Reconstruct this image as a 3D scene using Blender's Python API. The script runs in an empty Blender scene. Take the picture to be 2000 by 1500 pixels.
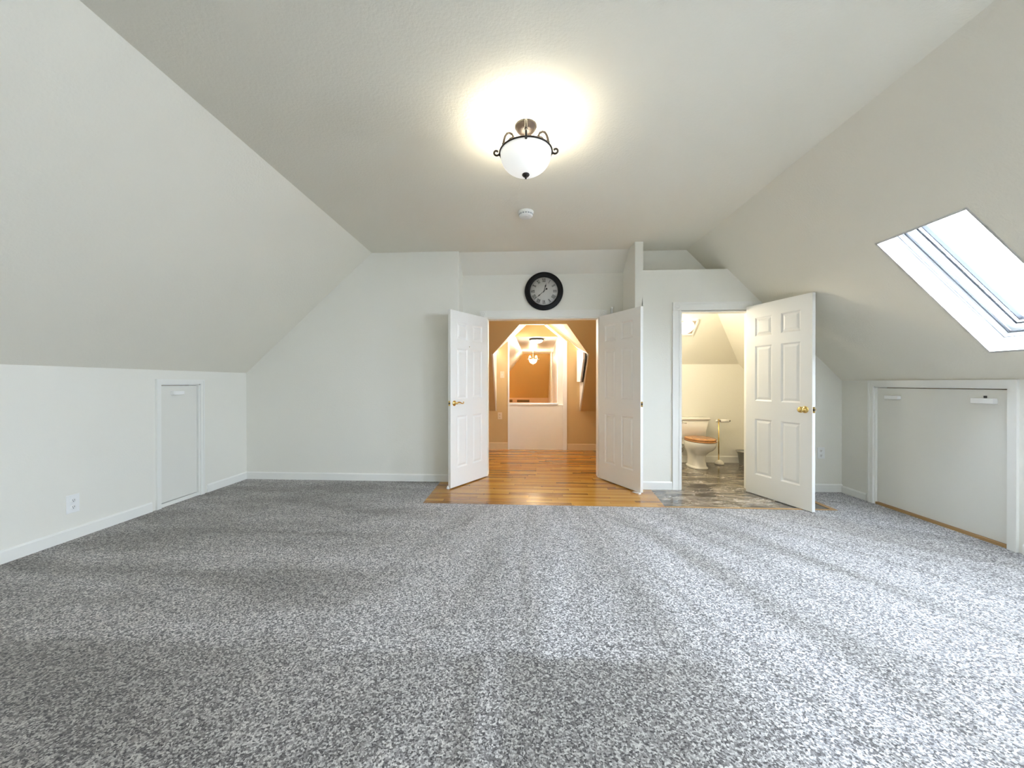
import bpy, bmesh, math, random
from mathutils import Vector, Matrix
R = math.radians
sc = bpy.context.scene
COL = sc.collection
rnd = random.Random(7)

# ------------------------------------------------------------------ helpers
class MB:
    """collects shapes and links them as ONE mesh object"""
    def __init__(s, M=None): s.v=[]; s.f=[]; s.M=M or Matrix(); s.sm=[]
    def add(s, vs, fs, smooth=False):
        o=len(s.v); s.v += [tuple(s.M @ Vector(p)) for p in vs]
        for f in fs: s.f.append(tuple(o+i for i in f)); s.sm.append(smooth)
        return s
    def box(s,x0,x1,y0,y1,z0,z1):
        v=[(x,y,z) for x in (x0,x1) for y in (y0,y1) for z in (z0,z1)]
        return s.add(v,[(0,1,3,2),(4,6,7,5),(0,4,5,1),(2,3,7,6),(0,2,6,4),(1,5,7,3)])
    def prism(s,pts,vec):
        n=len(pts); vec=Vector(vec); a=[Vector(p) for p in pts]; b=[p+vec for p in a]
        fs=[tuple(range(n)),tuple(range(2*n-1,n-1,-1))]
        for i in range(n):
            j=(i+1)%n; fs.append((i,j,n+j,n+i))
        return s.add(a+b,fs)
    def lathe(s,prof,c=(0,0,0),seg=32,axis='z',smooth=True,arc=None):
        vs=[];fs=[];n=len(prof)
        for k in range(seg):
            t=2*math.pi*k/seg
            for r,h in prof:
                x,y=r*math.cos(t),r*math.sin(t)
                p=(x,y,h) if axis=='z' else ((x,-h,y) if axis=='y' else (h,x,y))
                vs.append((p[0]+c[0],p[1]+c[1],p[2]+c[2]))
        for k in range(seg):
            k2=(k+1)%seg
            for i in range(n-1): fs.append((k*n+i,k2*n+i,k2*n+i+1,k*n+i+1))
        return s.add(vs,fs,smooth)
    def tube(s,pts,r,seg=10,smooth=True):
        pts=[Vector(p) for p in pts]; n=len(pts); vs=[];fs=[]
        rs=r if isinstance(r,(list,tuple)) else [r]*n
        up=None
        for i,p in enumerate(pts):
            d=(pts[min(i+1,n-1)]-pts[max(i-1,0)]).normalized()
            if up is None:
                up=Vector((0,0,1)) if abs(d.z)<.9 else Vector((1,0,0))
            a=d.cross(up).normalized(); b=a.cross(d).normalized(); up=b
            for k in range(seg):
                t=2*math.pi*k/seg; vs.append(tuple(p+(a*math.cos(t)+b*math.sin(t))*rs[i]))
        for i in range(n-1):
            for k in range(seg):
                k2=(k+1)%seg; fs.append((i*seg+k,i*seg+k2,(i+1)*seg+k2,(i+1)*seg+k))
        fs.append(tuple(range(seg-1,-1,-1))); fs.append(tuple(range((n-1)*seg,n*seg)))
        return s.add(vs,fs,smooth)
    def loft(s,rings,smooth=True,cap=True):
        n=len(rings[0]); vs=[p for r in rings for p in r]; fs=[]
        for i in range(len(rings)-1):
            for k in range(n):
                k2=(k+1)%n; fs.append((i*n+k,i*n+k2,(i+1)*n+k2,(i+1)*n+k))
        if cap:
            fs.append(tuple(range(n-1,-1,-1))); fs.append(tuple(range((len(rings)-1)*n,len(rings)*n)))
        return s.add(vs,fs,smooth)
    def sphere(s,c,r,seg=20,rings=12):
        if not isinstance(r,(tuple,list)): r=(r,r,r)
        prof=[(math.sin(math.pi*i/rings),-math.cos(math.pi*i/rings)) for i in range(rings+1)]
        vs=[];fs=[];n=len(prof)
        for k in range(seg):
            t=2*math.pi*k/seg
            for q,h in prof: vs.append((c[0]+r[0]*q*math.cos(t),c[1]+r[1]*q*math.sin(t),c[2]+r[2]*h))
        for k in range(seg):
            k2=(k+1)%seg
            for i in range(n-1): fs.append((k*n+i,k2*n+i,k2*n+i+1,k*n+i+1))
        return s.add(vs,fs,True)
    def build(s,name,mat,parent=None,bevel=0):
        me=bpy.data.meshes.new(name); me.from_pydata(s.v,[],s.f); me.update()
        bm=bmesh.new(); bm.from_mesh(me)
        bm.faces.ensure_lookup_table()
        for f,k in zip(bm.faces,s.sm): f.smooth=k
        bmesh.ops.remove_doubles(bm,verts=bm.verts,dist=1e-5)
        bmesh.ops.recalc_face_normals(bm,faces=bm.faces)
        bm.to_mesh(me); bm.free()
        me.materials.append(mat)
        o=bpy.data.objects.new(name,me); COL.objects.link(o)
        if parent: o.parent=parent
        if bevel:
            m=o.modifiers.new('bevel','BEVEL'); m.width=bevel; m.segments=2; m.limit_method='ANGLE'; m.angle_limit=R(40)
        return o

def tag(o,label,cat,group=None,kind=None):
    o['label']=label; o['category']=cat
    if group: o['group']=group
    if kind: o['kind']=kind
    return o
def struct(mb,name,mat,label,cat,bevel=0):
    return tag(mb.build(name,mat,None,bevel),label,cat,None,'structure')
def thing(name,label,cat,loc=(0,0,0),rotz=0,group=None):
    o=bpy.data.objects.new(name,None); COL.objects.link(o); o.location=loc; o.rotation_euler=(0,0,rotz)
    o.empty_display_size=.1
    return tag(o,label,cat,group)

# ------------------------------------------------------------------ materials
def new_mat(name):
    m=bpy.data.materials.new(name); m.use_nodes=True
    nt=m.node_tree; b=nt.nodes['Principled BSDF']; return m,nt,b
def mat(name,col,rough=.5,metal=0,spec=.5,emit=None,estr=0,coat=0,bump=None):
    m,nt,b=new_mat(name)
    b.inputs['Base Color'].default_value=(*col,1); b.inputs['Roughness'].default_value=rough
    b.inputs['Metallic'].default_value=metal; b.inputs['Specular IOR Level'].default_value=spec
    b.inputs['Coat Weight'].default_value=coat
    if emit: b.inputs['Emission Color'].default_value=(*emit,1); b.inputs['Emission Strength'].default_value=estr
    if bump:
        sc_,st,dist=bump
        tc=nt.nodes.new('ShaderNodeTexCoord'); n=nt.nodes.new('ShaderNodeTexNoise'); bp=nt.nodes.new('ShaderNodeBump')
        n.inputs['Scale'].default_value=sc_; n.inputs['Detail'].default_value=3
        bp.inputs['Strength'].default_value=st; bp.inputs['Distance'].default_value=dist
        nt.links.new(tc.outputs['Object'],n.inputs['Vector']); nt.links.new(n.outputs['Fac'],bp.inputs['Height'])
        nt.links.new(bp.outputs['Normal'],b.inputs['Normal'])
    return m
WALL=(.83,.81,.735)
m_wall=mat('wall_paint',WALL,.55,spec=.3,bump=(90,.25,.004))
m_ceil=mat('ceiling_paint',(.83,.795,.69),.6,spec=.25,bump=(70,.45,.004))
m_trim=mat('trim_paint',(.86,.85,.80),.35,spec=.4)
m_door=mat('door_paint',(.87,.86,.82),.38,spec=.4,bump=(160,.06,.002))
m_panel=mat('access_panel_paint',(.79,.775,.71),.45,spec=.35)
m_tan=mat('tan_paint',(.60,.425,.205),.6,spec=.25,bump=(90,.2,.003))
m_gold=mat('gold_paint',(.74,.50,.20),.6,spec=.25)
m_cream=mat('cream_paint',(.87,.84,.77),.55,spec=.3)
m_peach=mat('peach_paint',(.86,.62,.40),.6,spec=.25)
m_tantrim=mat('tan_trim_paint',(.70,.54,.32),.4,spec=.35)
m_ivory=mat('ivory_plastic',(.72,.60,.42),.35)
m_white=mat('white_gloss_paint',(.9,.89,.86),.35,spec=.4)
m_skyfr=mat('skylight_white',(.88,.88,.87),.3,spec=.4)
m_gasket=mat('rubber_gasket',(.35,.37,.38),.5)
m_seal=mat('dark_seal',(.025,.026,.028),.6,spec=.1)
m_channel=mat('shadow_grey_channel',(.085,.088,.09),.6,spec=.1)
m_plastic=mat('white_plastic',(.88,.88,.86),.3)
m_slot=mat('dark_slot',(.05,.05,.05),.5)
m_brass=mat('polished_brass',(.83,.58,.20),.18,metal=1)
m_bronze=mat('aged_bronze',(.020,.013,.009),.42,metal=.25)
m_black=mat('black_frame',(.004,.0035,.005),.38,spec=.3)
m_dial=mat('clock_dial',(.60,.585,.55),.6,bump=(40,.1,.001))
m_ink=mat('numeral_ink',(.03,.027,.024),.7,spec=.1)
m_hand=mat('clock_hand_black',(.01,.01,.01),.4)
m_porc=mat('porcelain',(.90,.86,.78),.12,spec=.6,coat=.3)
m_chrome=mat('chrome',(.75,.72,.68),.15,metal=1)
m_roll=mat('paper_roll_white',(.9,.88,.84),.8)
m_bin=mat('bin_grey_metal',(.33,.34,.32),.4,metal=.5)
m_backblk=mat('black_edge',(.02,.018,.02),.5)
m_board=mat('white_board',(.88,.87,.86),.5)
m_backplate=mat('tan_back_plate',(.42,.33,.22),.5)
m_vent=mat('vent_brown',(.22,.15,.06),.5)
m_rawwood=mat('raw_wood_strip',(.42,.25,.10),.6,bump=(60,.2,.002))
m_bowl=mat('frosted_glass_lit',(.9,.9,.88),.35,emit=(1,.985,.94),estr=.22)
m_bowlw=mat('warm_glass_lit',(.9,.88,.8),.35,emit=(1,.86,.62),estr=2.5)
m_globe=mat('bath_light_lens',(.9,.9,.9),.35,emit=(1,.93,.80),estr=.9)

def glass_mat(name):
    m=bpy.data.materials.new(name); m.use_nodes=True; nt=m.node_tree; nt.nodes.clear()
    out=nt.nodes.new('ShaderNodeOutputMaterial'); mx=nt.nodes.new('ShaderNodeMixShader')
    t=nt.nodes.new('ShaderNodeBsdfTransparent'); g=nt.nodes.new('ShaderNodeBsdfGlossy'); fr=nt.nodes.new('ShaderNodeLayerWeight')
    g.inputs['Roughness'].default_value=.03; fr.inputs['Blend'].default_value=.5
    pw=nt.nodes.new('ShaderNodeMath'); pw.operation='POWER'; pw.inputs[1].default_value=4.0; nt.links.new(fr.outputs['Facing'],pw.inputs[0])
    ma=nt.nodes.new('ShaderNodeMath'); ma.operation='MULTIPLY_ADD'; ma.inputs[1].default_value=.6; ma.inputs[2].default_value=.04; nt.links.new(pw.outputs[0],ma.inputs[0])
    nt.links.new(ma.outputs[0],mx.inputs[0]); nt.links.new(t.outputs[0],mx.inputs[1]); nt.links.new(g.outputs[0],mx.inputs[2])
    nt.links.new(mx.outputs[0],out.inputs[0]); return m
m_glass=glass_mat('window_glass')

def ramp(nt,stops):
    r=nt.nodes.new('ShaderNodeValToRGB'); e=r.color_ramp.elements
    while len(e)<len(stops): e.new(.5)
    for k,(p,c) in enumerate(stops): e[k].position=p; e[k].color=(*c,1) if len(c)==3 else c
    return r
def nmath(nt,op,a,b=None,c=None):
    n=nt.nodes.new('ShaderNodeMath'); n.operation=op
    for i,x in enumerate((a,b,c)):
        if x is None: continue
        if isinstance(x,(int,float)): n.inputs[i].default_value=x
        else: nt.links.new(x,n.inputs[i])
    return n.outputs[0]
def comb(nt,x,y,z=0):
    n=nt.nodes.new('ShaderNodeCombineXYZ')
    for i,q in enumerate((x,y,z)):
        if isinstance(q,(int,float)): n.inputs[i].default_value=q
        else: nt.links.new(q,n.inputs[i])
    return n.outputs[0]
def noise(nt,vec,scale,detail=2,rough=.5):
    n=nt.nodes.new('ShaderNodeTexNoise'); n.inputs['Scale'].default_value=scale; n.inputs['Detail'].default_value=detail
    n.inputs['Roughness'].default_value=rough; nt.links.new(vec,n.inputs['Vector']); return n.outputs['Fac']

def carpet_mat():
    m,nt,b=new_mat('grey_carpet'); L=nt.links.new
    tc=nt.nodes.new('ShaderNodeTexCoord'); P=tc.outputs['Object']
    sp=nt.nodes.new('ShaderNodeSeparateXYZ'); L(P,sp.inputs[0]); x,y=sp.outputs[0],sp.outputs[1]
    # vacuum lanes fan out from the double doors
    dx=nmath(nt,'SUBTRACT',x,.18); dy=nmath(nt,'SUBTRACT',5.6,y)
    ang=nmath(nt,'ARCTAN2',dx,dy); rad=nmath(nt,'SQRT',nmath(nt,'ADD',nmath(nt,'MULTIPLY',dx,dx),nmath(nt,'MULTIPLY',dy,dy)))
    lane=noise(nt,comb(nt,nmath(nt,'MULTIPLY',ang,8.5),nmath(nt,'MULTIPLY',rad,.45)),1.0,3,.55)
    lane_r=ramp(nt,[(.34,(.25,.25,.25)),(.47,(.7,.7,.7)),(.62,(1,1,1))]); L(lane,lane_r.inputs[0])
    ln=noise(nt,comb(nt,nmath(nt,'MULTIPLY',ang,7.),nmath(nt,'MULTIPLY',rad,.33),7.7),1.0,1,.4)
    thin=ramp(nt,[(0,(0,0,0)),(.012,(.35,.35,.35)),(.045,(1,1,1))]); L(nmath(nt,'ABSOLUTE',nmath(nt,'SUBTRACT',ln,.5)),thin.inputs[0])
    lanes=nmath(nt,'MULTIPLY',lane_r.outputs[0],nmath(nt,'ADD',nmath(nt,'MULTIPLY',thin.outputs[0],.6),.40))
    sweep=noise(nt,comb(nt,nmath(nt,'MULTIPLY',x,.8),nmath(nt,'MULTIPLY',y,2.9),3.3),1.0,4,.6)
    sw_r=ramp(nt,[(.38,(0,0,0)),(.50,(.5,.5,.5)),(.66,(1,1,1))]); L(sweep,sw_r.inputs[0])
    def mapr(val,a0,a1,b0,b1):
        q=nt.nodes.new('ShaderNodeMapRange'); q.interpolation_type='SMOOTHSTEP'
        for nm,vv in (('From Min',a0),('From Max',a1),('To Min',b0),('To Max',b1)): q.inputs[nm].default_value=vv
        L(val,q.inputs['Value']); return q.outputs[0]
    # nap: lanes to the middle and right, sweeps to the left
    sd=mapr(x,-1.5,.0,0,1)
    mx=nt.nodes.new('ShaderNodeMix'); mx.data_type='FLOAT'; L(sd,mx.inputs[0])
    L(sw_r.outputs[0],mx.inputs[2]); L(lanes,mx.inputs[3])
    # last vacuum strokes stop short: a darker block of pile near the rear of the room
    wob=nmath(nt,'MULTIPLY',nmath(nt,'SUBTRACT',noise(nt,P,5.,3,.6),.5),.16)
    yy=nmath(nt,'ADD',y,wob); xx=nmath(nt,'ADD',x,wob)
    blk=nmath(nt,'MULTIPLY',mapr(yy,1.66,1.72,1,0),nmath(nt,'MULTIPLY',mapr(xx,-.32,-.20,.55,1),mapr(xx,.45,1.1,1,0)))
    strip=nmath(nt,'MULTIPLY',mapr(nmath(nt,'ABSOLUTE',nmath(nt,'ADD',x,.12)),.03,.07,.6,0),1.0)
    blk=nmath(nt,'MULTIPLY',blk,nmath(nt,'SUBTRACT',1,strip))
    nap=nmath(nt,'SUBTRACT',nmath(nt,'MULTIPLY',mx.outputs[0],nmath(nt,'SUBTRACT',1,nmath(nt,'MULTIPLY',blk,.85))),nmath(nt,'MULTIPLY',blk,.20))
    # tufts
    v=nt.nodes.new('ShaderNodeTexVoronoi'); v.inputs['Scale'].default_value=150; L(P,v.inputs['Vector'])
    vs=nt.nodes.new('ShaderNodeSeparateColor'); L(v.outputs['Color'],vs.inputs[0])
    n1=noise(nt,P,200,2,.6)
    fleck=nmath(nt,'ADD',nmath(nt,'MULTIPLY',vs.outputs[0],.55),nmath(nt,'MULTIPLY',n1,.55))
    cr=ramp(nt,[(.18,(.022,.019,.019)),(.38,(.165,.155,.157)),(.60,(.41,.397,.405)),(.84,(.88,.865,.875))]); L(fleck,cr.inputs[0])
    base=nmath(nt,'ADD',mapr(x,-1.8,.1,.58,.66),mapr(x,.9,2.6,0,-.10))  # broad tone painted in: part pile lean, part light, brightest in the middle
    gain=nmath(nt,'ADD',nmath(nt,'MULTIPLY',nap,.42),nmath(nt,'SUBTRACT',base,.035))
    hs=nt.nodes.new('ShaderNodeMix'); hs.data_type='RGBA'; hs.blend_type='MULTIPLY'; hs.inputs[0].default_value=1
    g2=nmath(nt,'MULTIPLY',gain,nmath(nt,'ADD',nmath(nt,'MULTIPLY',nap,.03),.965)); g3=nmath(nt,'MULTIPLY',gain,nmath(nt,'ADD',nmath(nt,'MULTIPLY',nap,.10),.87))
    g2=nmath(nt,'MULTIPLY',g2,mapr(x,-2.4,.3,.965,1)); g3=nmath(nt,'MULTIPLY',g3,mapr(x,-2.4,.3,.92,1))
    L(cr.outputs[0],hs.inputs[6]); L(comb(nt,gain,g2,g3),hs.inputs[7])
    L(hs.outputs[2],b.inputs['Base Color'])
    b.inputs['Roughness'].default_value=.95; b.inputs['Specular IOR Level'].default_value=.1
    b.inputs['Sheen Weight'].default_value=.25; b.inputs['Sheen Roughness'].default_value=.5
    bp=nt.nodes.new('ShaderNodeBump'); bp.inputs['Strength'].default_value=.9; bp.inputs['Distance'].default_value=.006
    L(fleck,bp.inputs['Height']); L(bp.outputs[0],b.inputs['Normal'])
    return m
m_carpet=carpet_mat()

def wood_mat():
    m,nt,b=new_mat('oak_strip_floor'); L=nt.links.new
    tc=nt.nodes.new('ShaderNodeTexCoord'); P=tc.outputs['Object']
    sp=nt.nodes.new('ShaderNodeSeparateXYZ'); L(P,sp.inputs[0]); x,y=sp.outputs[0],sp.outputs[1]
    row=nmath(nt,'FLOOR',nmath(nt,'DIVIDE',y,.057))
    wn=nt.nodes.new('ShaderNodeTexWhiteNoise'); wn.noise_dimensions='1D'; L(row,wn.inputs['W'])
    xs=nmath(nt,'ADD',nmath(nt,'DIVIDE',x,.85),nmath(nt,'MULTIPLY',wn.outputs['Value'],7.))
    colm=nmath(nt,'FLOOR',xs)
    wn2=nt.nodes.new('ShaderNodeTexWhiteNoise'); wn2.noise_dimensions='2D'; L(comb(nt,colm,row),wn2.inputs['Vector'])
    tone=wn2.outputs['Value']
    g=noise(nt,comb(nt,nmath(nt,'MULTIPLY',x,2.2),nmath(nt,'MULTIPLY',y,38.),nmath(nt,'MULTIPLY',tone,9.)),1.0,5,.65)
    t=nmath(nt,'ADD',nmath(nt,'MULTIPLY',tone,.55),nmath(nt,'MULTIPLY',g,.55))
    cr=ramp(nt,[(.12,(.14,.052,.007)),(.36,(.34,.145,.020)),(.62,(.49,.228,.032)),(.9,(.61,.33,.068))]); L(t,cr.inputs[0])
    fy=nmath(nt,'FRACT',nmath(nt,'DIVIDE',y,.057)); fx=nmath(nt,'FRACT',xs)
    gap=nmath(nt,'MINIMUM',nmath(nt,'MULTIPLY',nmath(nt,'MINIMUM',fy,nmath(nt,'SUBTRACT',1,fy)),14),nmath(nt,'MULTIPLY',nmath(nt,'MINIMUM',fx,nmath(nt,'SUBTRACT',1,fx)),180))
    gap=nmath(nt,'MINIMUM',gap,1)
    gg=nmath(nt,'ADD',nmath(nt,'MULTIPLY',gap,.45),.55)
    mx=nt.nodes.new('ShaderNodeMix'); mx.data_type='RGBA'; mx.blend_type='MULTIPLY'; mx.inputs[0].default_value=1
    L(cr.outputs[0],mx.inputs[6]); L(comb(nt,gg,gg,gg),mx.inputs[7]); L(mx.outputs[2],b.inputs['Base Color'])
    b.inputs['Roughness'].default_value=.22; b.inputs['Coat Weight'].default_value=.22; b.inputs['Coat Roughness'].default_value=.12
    bp=nt.nodes.new('ShaderNodeBump'); bp.inputs['Strength'].default_value=.12; bp.inputs['Distance'].default_value=.002
    hh=nmath(nt,'ADD',gap,nmath(nt,'MULTIPLY',noise(nt,P,6,2),.8)); L(hh,bp.inputs['Height']); L(bp.outputs[0],b.inputs['Normal']); L(bp.outputs[0],b.inputs['Coat Normal'])
    return m
m_wood=wood_mat()

def marble_mat():
    m,nt,b=new_mat('brown_grey_marble'); L=nt.links.new
    tc=nt.nodes.new('ShaderNodeTexCoord'); P=tc.outputs['Object']
    mp=nt.nodes.new('ShaderNodeMapping'); L(P,mp.inputs[0]); mp.inputs['Rotation'].default_value=(0,0,R(-24)); mp.inputs['Scale'].default_value=(.8,2.3,1)
    n0=nt.nodes.new('ShaderNodeTexNoise'); n0.inputs['Scale'].default_value=2.6; n0.inputs['Detail'].default_value=6; n0.inputs['Distortion'].default_value=1.6; n0.inputs['Roughness'].default_value=.62
    L(mp.outputs[0],n0.inputs['Vector'])
    cr=ramp(nt,[(.32,(.030,.024,.019)),(.45,(.10,.082,.064)),(.57,(.24,.20,.155)),(.74,(.42,.36,.29))]); L(n0.outputs['Fac'],cr.inputs[0])
    n1=nt.nodes.new('ShaderNodeTexNoise'); n1.inputs['Scale'].default_value=3.4; n1.inputs['Detail'].default_value=5; n1.inputs['Distortion'].default_value=2.2
    L(mp.outputs[0],n1.inputs['Vector'])
    d=nmath(nt,'ABSOLUTE',nmath(nt,'SUBTRACT',n1.outputs['Fac'],.5))
    vr=ramp(nt,[(.0,(1,1,1)),(.007,(.6,.6,.6)),(.020,(0,0,0))]); L(d,vr.inputs[0])
    msk=ramp(nt,[(.42,(0,0,0)),(.58,(1,1,1))]); L(noise(nt,P,3.1,2),msk.inputs[0])
    vf=nmath(nt,'MULTIPLY',vr.outputs[0],msk.outputs[0])
    mx=nt.nodes.new('ShaderNodeMix'); mx.data_type='RGBA'; L(vf,mx.inputs[0]); L(cr.outputs[0],mx.inputs[6]); mx.inputs[7].default_value=(.80,.75,.68,1)
    L(mx.outputs[2],b.inputs['Base Color']); b.inputs['Roughness'].default_value=.16; b.inputs['Coat Weight'].default_value=.2
    return m
m_marble=marble_mat()
def seat_mat():
    m,nt,b=new_mat('oak_toilet_seat'); L=nt.links.new
    tc=nt.nodes.new('ShaderNodeTexCoord'); mp=nt.nodes.new('ShaderNodeMapping'); L(tc.outputs['Object'],mp.inputs[0]); mp.inputs['Scale'].default_value=(30,3,30)
    cr=ramp(nt,[(.3,(.42,.17,.045)),(.7,(.60,.28,.09))]); L(noise(nt,mp.outputs[0],1,4),cr.inputs[0]); L(cr.outputs[0],b.inputs['Base Color'])
    b.inputs['Roughness'].default_value=.25; b.inputs['Coat Weight'].default_value=.4
    return m
m_seat=seat_mat()

# ------------------------------------------------------------------ room dimensions (metres; camera at the origin, y runs into the room)
XL,XR=-3.48,3.535         # knee walls
ZL,ZR=1.335,1.235         # their heights
CL,CR=-1.86,1.985         # edges of the flat ceiling
H=2.82
YB=-1.9                   # wall behind the camera
YLB,YRB=4.63,4.43         # end wall left / bathroom wall
def zR(x): return ZR+(XR-x)*(H-ZR)/(XR-CR)
def zL(x): return ZL+(x-XL)*(H-ZL)/(CL-XL)
T=.12

# ---- floors
g=MB()
g.prism([(XL-.1,YB-.1,-.1),(XR+.1,YB-.1,-.1),(XR+.1,3.79,-.1),(XL-.1,3.79,-.1)],(0,0,.1))
g.box(XL-.1,-1.0,3.79,YLB+.05,-.1,0); g.box(2.99,XR+.1,3.79,YRB+.05,-.1,0)
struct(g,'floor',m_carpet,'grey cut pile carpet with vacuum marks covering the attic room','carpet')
g=MB(); g.prism([(-1.0,3.79,-.1),(1.395,3.79,-.1),(1.395,3.815,-.1),(1.46,4.43,-.1),(1.46,4.5,-.1),(1.46,6.93,-.1),(1.46,8.0,-.1),(-1.2,8.0,-.1),(-1.2,4.6,-.1),(-1.0,4.6,-.1)],(0,0,.1))
struct(g,'floor_hallway',m_wood,'honey oak strip floor running through the double doors','hardwood floor')
g=MB(); g.prism([(1.395,3.815,-.1),(2.945,3.815,-.1),(2.945,4.45,-.1),(3.6,4.45,-.1),(3.6,6.1,-.1),(1.46,6.1,-.1),(1.46,4.43,-.1)],(0,0,.1))
struct(g,'floor_bathroom',m_marble,'brown grey marble floor with white veins by the bathroom','marble floor')
g=MB(); g.box(1.395,2.99,3.79,3.815,-.1,.004); g.box(2.945,2.99,3.815,YRB,-.1,.004)
struct(g,'trim_1',m_rawwood,'narrow oak border strip between marble and carpet','floor trim')
g=MB(); g.box(-3.5,3.5,8.0,14.6,-.15,-.02)
struct(g,'floor_landing',m_wood,'floor of the far landing beyond the half wall','floor')

# ---- main ceiling, slopes
g=MB(); g.box(CL,CR,YB-.1,5.0,H,H+T)
struct(g,'ceiling',m_ceil,'flat off white ceiling holding the bowl lamp','ceiling')
g=MB(); g.prism([(XL,YB-.1,ZL),(XL,YLB+.1,ZL),(CL,YLB+.1,H),(CL,YB-.1,H)],(-.10,0,.11))
struct(g,'ceiling_slope_left',m_ceil,'left sloped ceiling rising from the knee wall','sloped ceiling')
su=Vector((CR-XR,0,H-ZR)); SL=su.length; su.normalize(); sn=Vector((su.z,0,-su.x))   # up-slope, outward normal
def SP(y,s,d=0): return Vector((XR,y,ZR))+su*s+sn*d
S0,S1=.278,1.375; W=[(2.367,2.925),(0.55,1.35),(-1.35,-.30)]
ST=.15
g=MB()
def sslab(y0,y1,s0,s1): g.prism([SP(y0,s0),SP(y1,s0),SP(y1,s1),SP(y0,s1)],sn*ST)
sslab(YB-.1,6.12,-.05,S0); sslab(YB-.1,6.12,S1,SL+.02)
sslab(YB-.1,W[2][0],S0,S1); sslab(W[2][1],W[1][0],S0,S1); sslab(W[1][1],W[0][0],S0,S1); sslab(W[0][1],6.12,S0,S1)
struct(g,'ceiling_slope_right',m_ceil,'right sloped ceiling with the skylight cut in it','sloped ceiling')

def skylight(n,y0,y1,label):
    g=MB(); t=.012; d1=.30
    def ring(mb,a,b,da,db,i0,i1):   # rectangular ring between inset i0 and i1 (a..b in y), depth da..db
        y0_,y1_,s0_,s1_=a[0]+i0,a[1]-i0,b[0]+i0,b[1]-i0
        Y0,Y1,Q0,Q1=a[0]+i1,a[1]-i1,b[0]+i1,b[1]-i1
        for q in ([(y0_,s0_),(y1_,s0_),(Y1,Q0),(Y0,Q0)],[(y1_,s0_),(y1_,s1_),(Y1,Q1),(Y1,Q0)],[(y1_,s1_),(y0_,s1_),(Y0,Q1),(Y1,Q1)],[(y0_,s1_),(y0_,s0_),(Y0,Q0),(Y0,Q1)]):
            mb.prism([SP(y,s,da) for y,s in q],sn*(db-da))
    a,b=(y0,y1),(S0,S1)
    ring(g,a,b,0.0,.17,-.012,.002)
    lin=struct(g,'window_%d'%n,m_skyfr,label,'skylight')
    f=MB(); ring(f,a,b,.125,.30,.0,.022); ring(f,a,b,.155,.30,.02,.034)
    f.build('window_frame',m_skyfr,lin)
    f=MB(); ring(f,a,b,.18,.27,.034,.075); ring(f,a,b,.20,.26,.074,.088); f.build('sash',m_skyfr,lin)
    f=MB(); ring(f,a,b,.215,.245,.088,.093); ring(f,a,b,.192,.200,.0755,.079); f.build('gasket',m_seal,lin)
    f=MB(); ring(f,a,b,.118,.124,.0225,.0245); ring(f,a,b,.15,.16,.0345,.046); f.build('channel',m_channel,lin)
    f=MB(); f.prism([SP(y0+.085,S0+.085,.235),SP(y1-.085,S0+.085,.235),SP(y1-.085,S1-.085,.235),SP(y0+.085,S1-.085,.235)],sn*.006); f.build('pane',m_glass,lin)
    f=MB(); sm=(S0+S1)/2-.02
    f.prism([SP(y0+.045,sm-.09,.165),SP(y0+.065,sm-.09,.165),SP(y0+.065,sm+.09,.165),SP(y0+.045,sm+.09,.165)],sn*.02)
    return lin
lin=skylight(1,*W[0],'white framed skylight glowing in the right sloped ceiling')
f=MB(); f.prism([SP(2.43,.93,.175),SP(2.52,.93,.175),SP(2.52,.955,.175),SP(2.43,.955,.175)],sn*.015); f.build('handle',m_seal,lin)
skylight(2,*W[1],'assumed second skylight, unseen, added to the right slope nearer the camera')  # assumed opening out of view, put in to bring daylight
skylight(3,*W[2],'assumed rearmost skylight, unseen, added to the right slope for daylight')  # another assumed opening, made wide for more light near the camera

# ---- knee walls
g=MB()
for y0,y1,z0,z1 in ((YB-.1,3.477,-.05,1.40),(3.477,3.93,1.20,1.40),(3.93,YLB+.1,-.05,1.40)): g.box(XL-T,XL,y0,y1,z0,z1 if z1<1.4 else ZL+.02)
struct(g,'wall_left',m_wall,'low off white knee wall on the left','knee wall')
g=MB()
for y0,y1,z0,z1 in ((YB-.1,2.975,-.05,ZR+.03),(2.975,4.04,1.178,ZR+.03),(4.04,6.1,-.05,ZR+.03)): g.box(XR,XR+T,y0,y1,z0,z1)
struct(g,'wall_right',m_wall,'low off white knee wall on the right','knee wall')
g=MB(); g.box(XL-.6,XL-.55,3.3,4.1,-.1,1.3); g.box(XL-.6,XL-.10,3.3,3.40,-.1,1.3); g.box(XL-.6,XL-.10,4.0,4.1,-.1,1.3); g.box(XL-.6,XL-.05,3.3,4.1,1.22,1.32); g.box(XL-.6,XL-.02,3.3,4.1,-.12,-.03)
struct(g,'wall_crawlspace_left',m_rawwood,'bare wood crawl space behind the left access door','wall')
g=MB(); g.box(XR+.55,XR+.6,2.8,4.2,-.1,1.3); g.box(XR+.10,XR+.6,2.8,2.9,-.1,1.3); g.box(XR+.10,XR+.6,4.1,4.2,-.1,1.3); g.box(XR+.04,XR+.6,2.8,4.2,1.20,1.30); g.box(XR+.02,XR+.6,2.8,4.2,-.12,-.03)
struct(g,'wall_crawlspace_right',m_rawwood,'bare wood crawl space behind the right access panel','wall')
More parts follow.
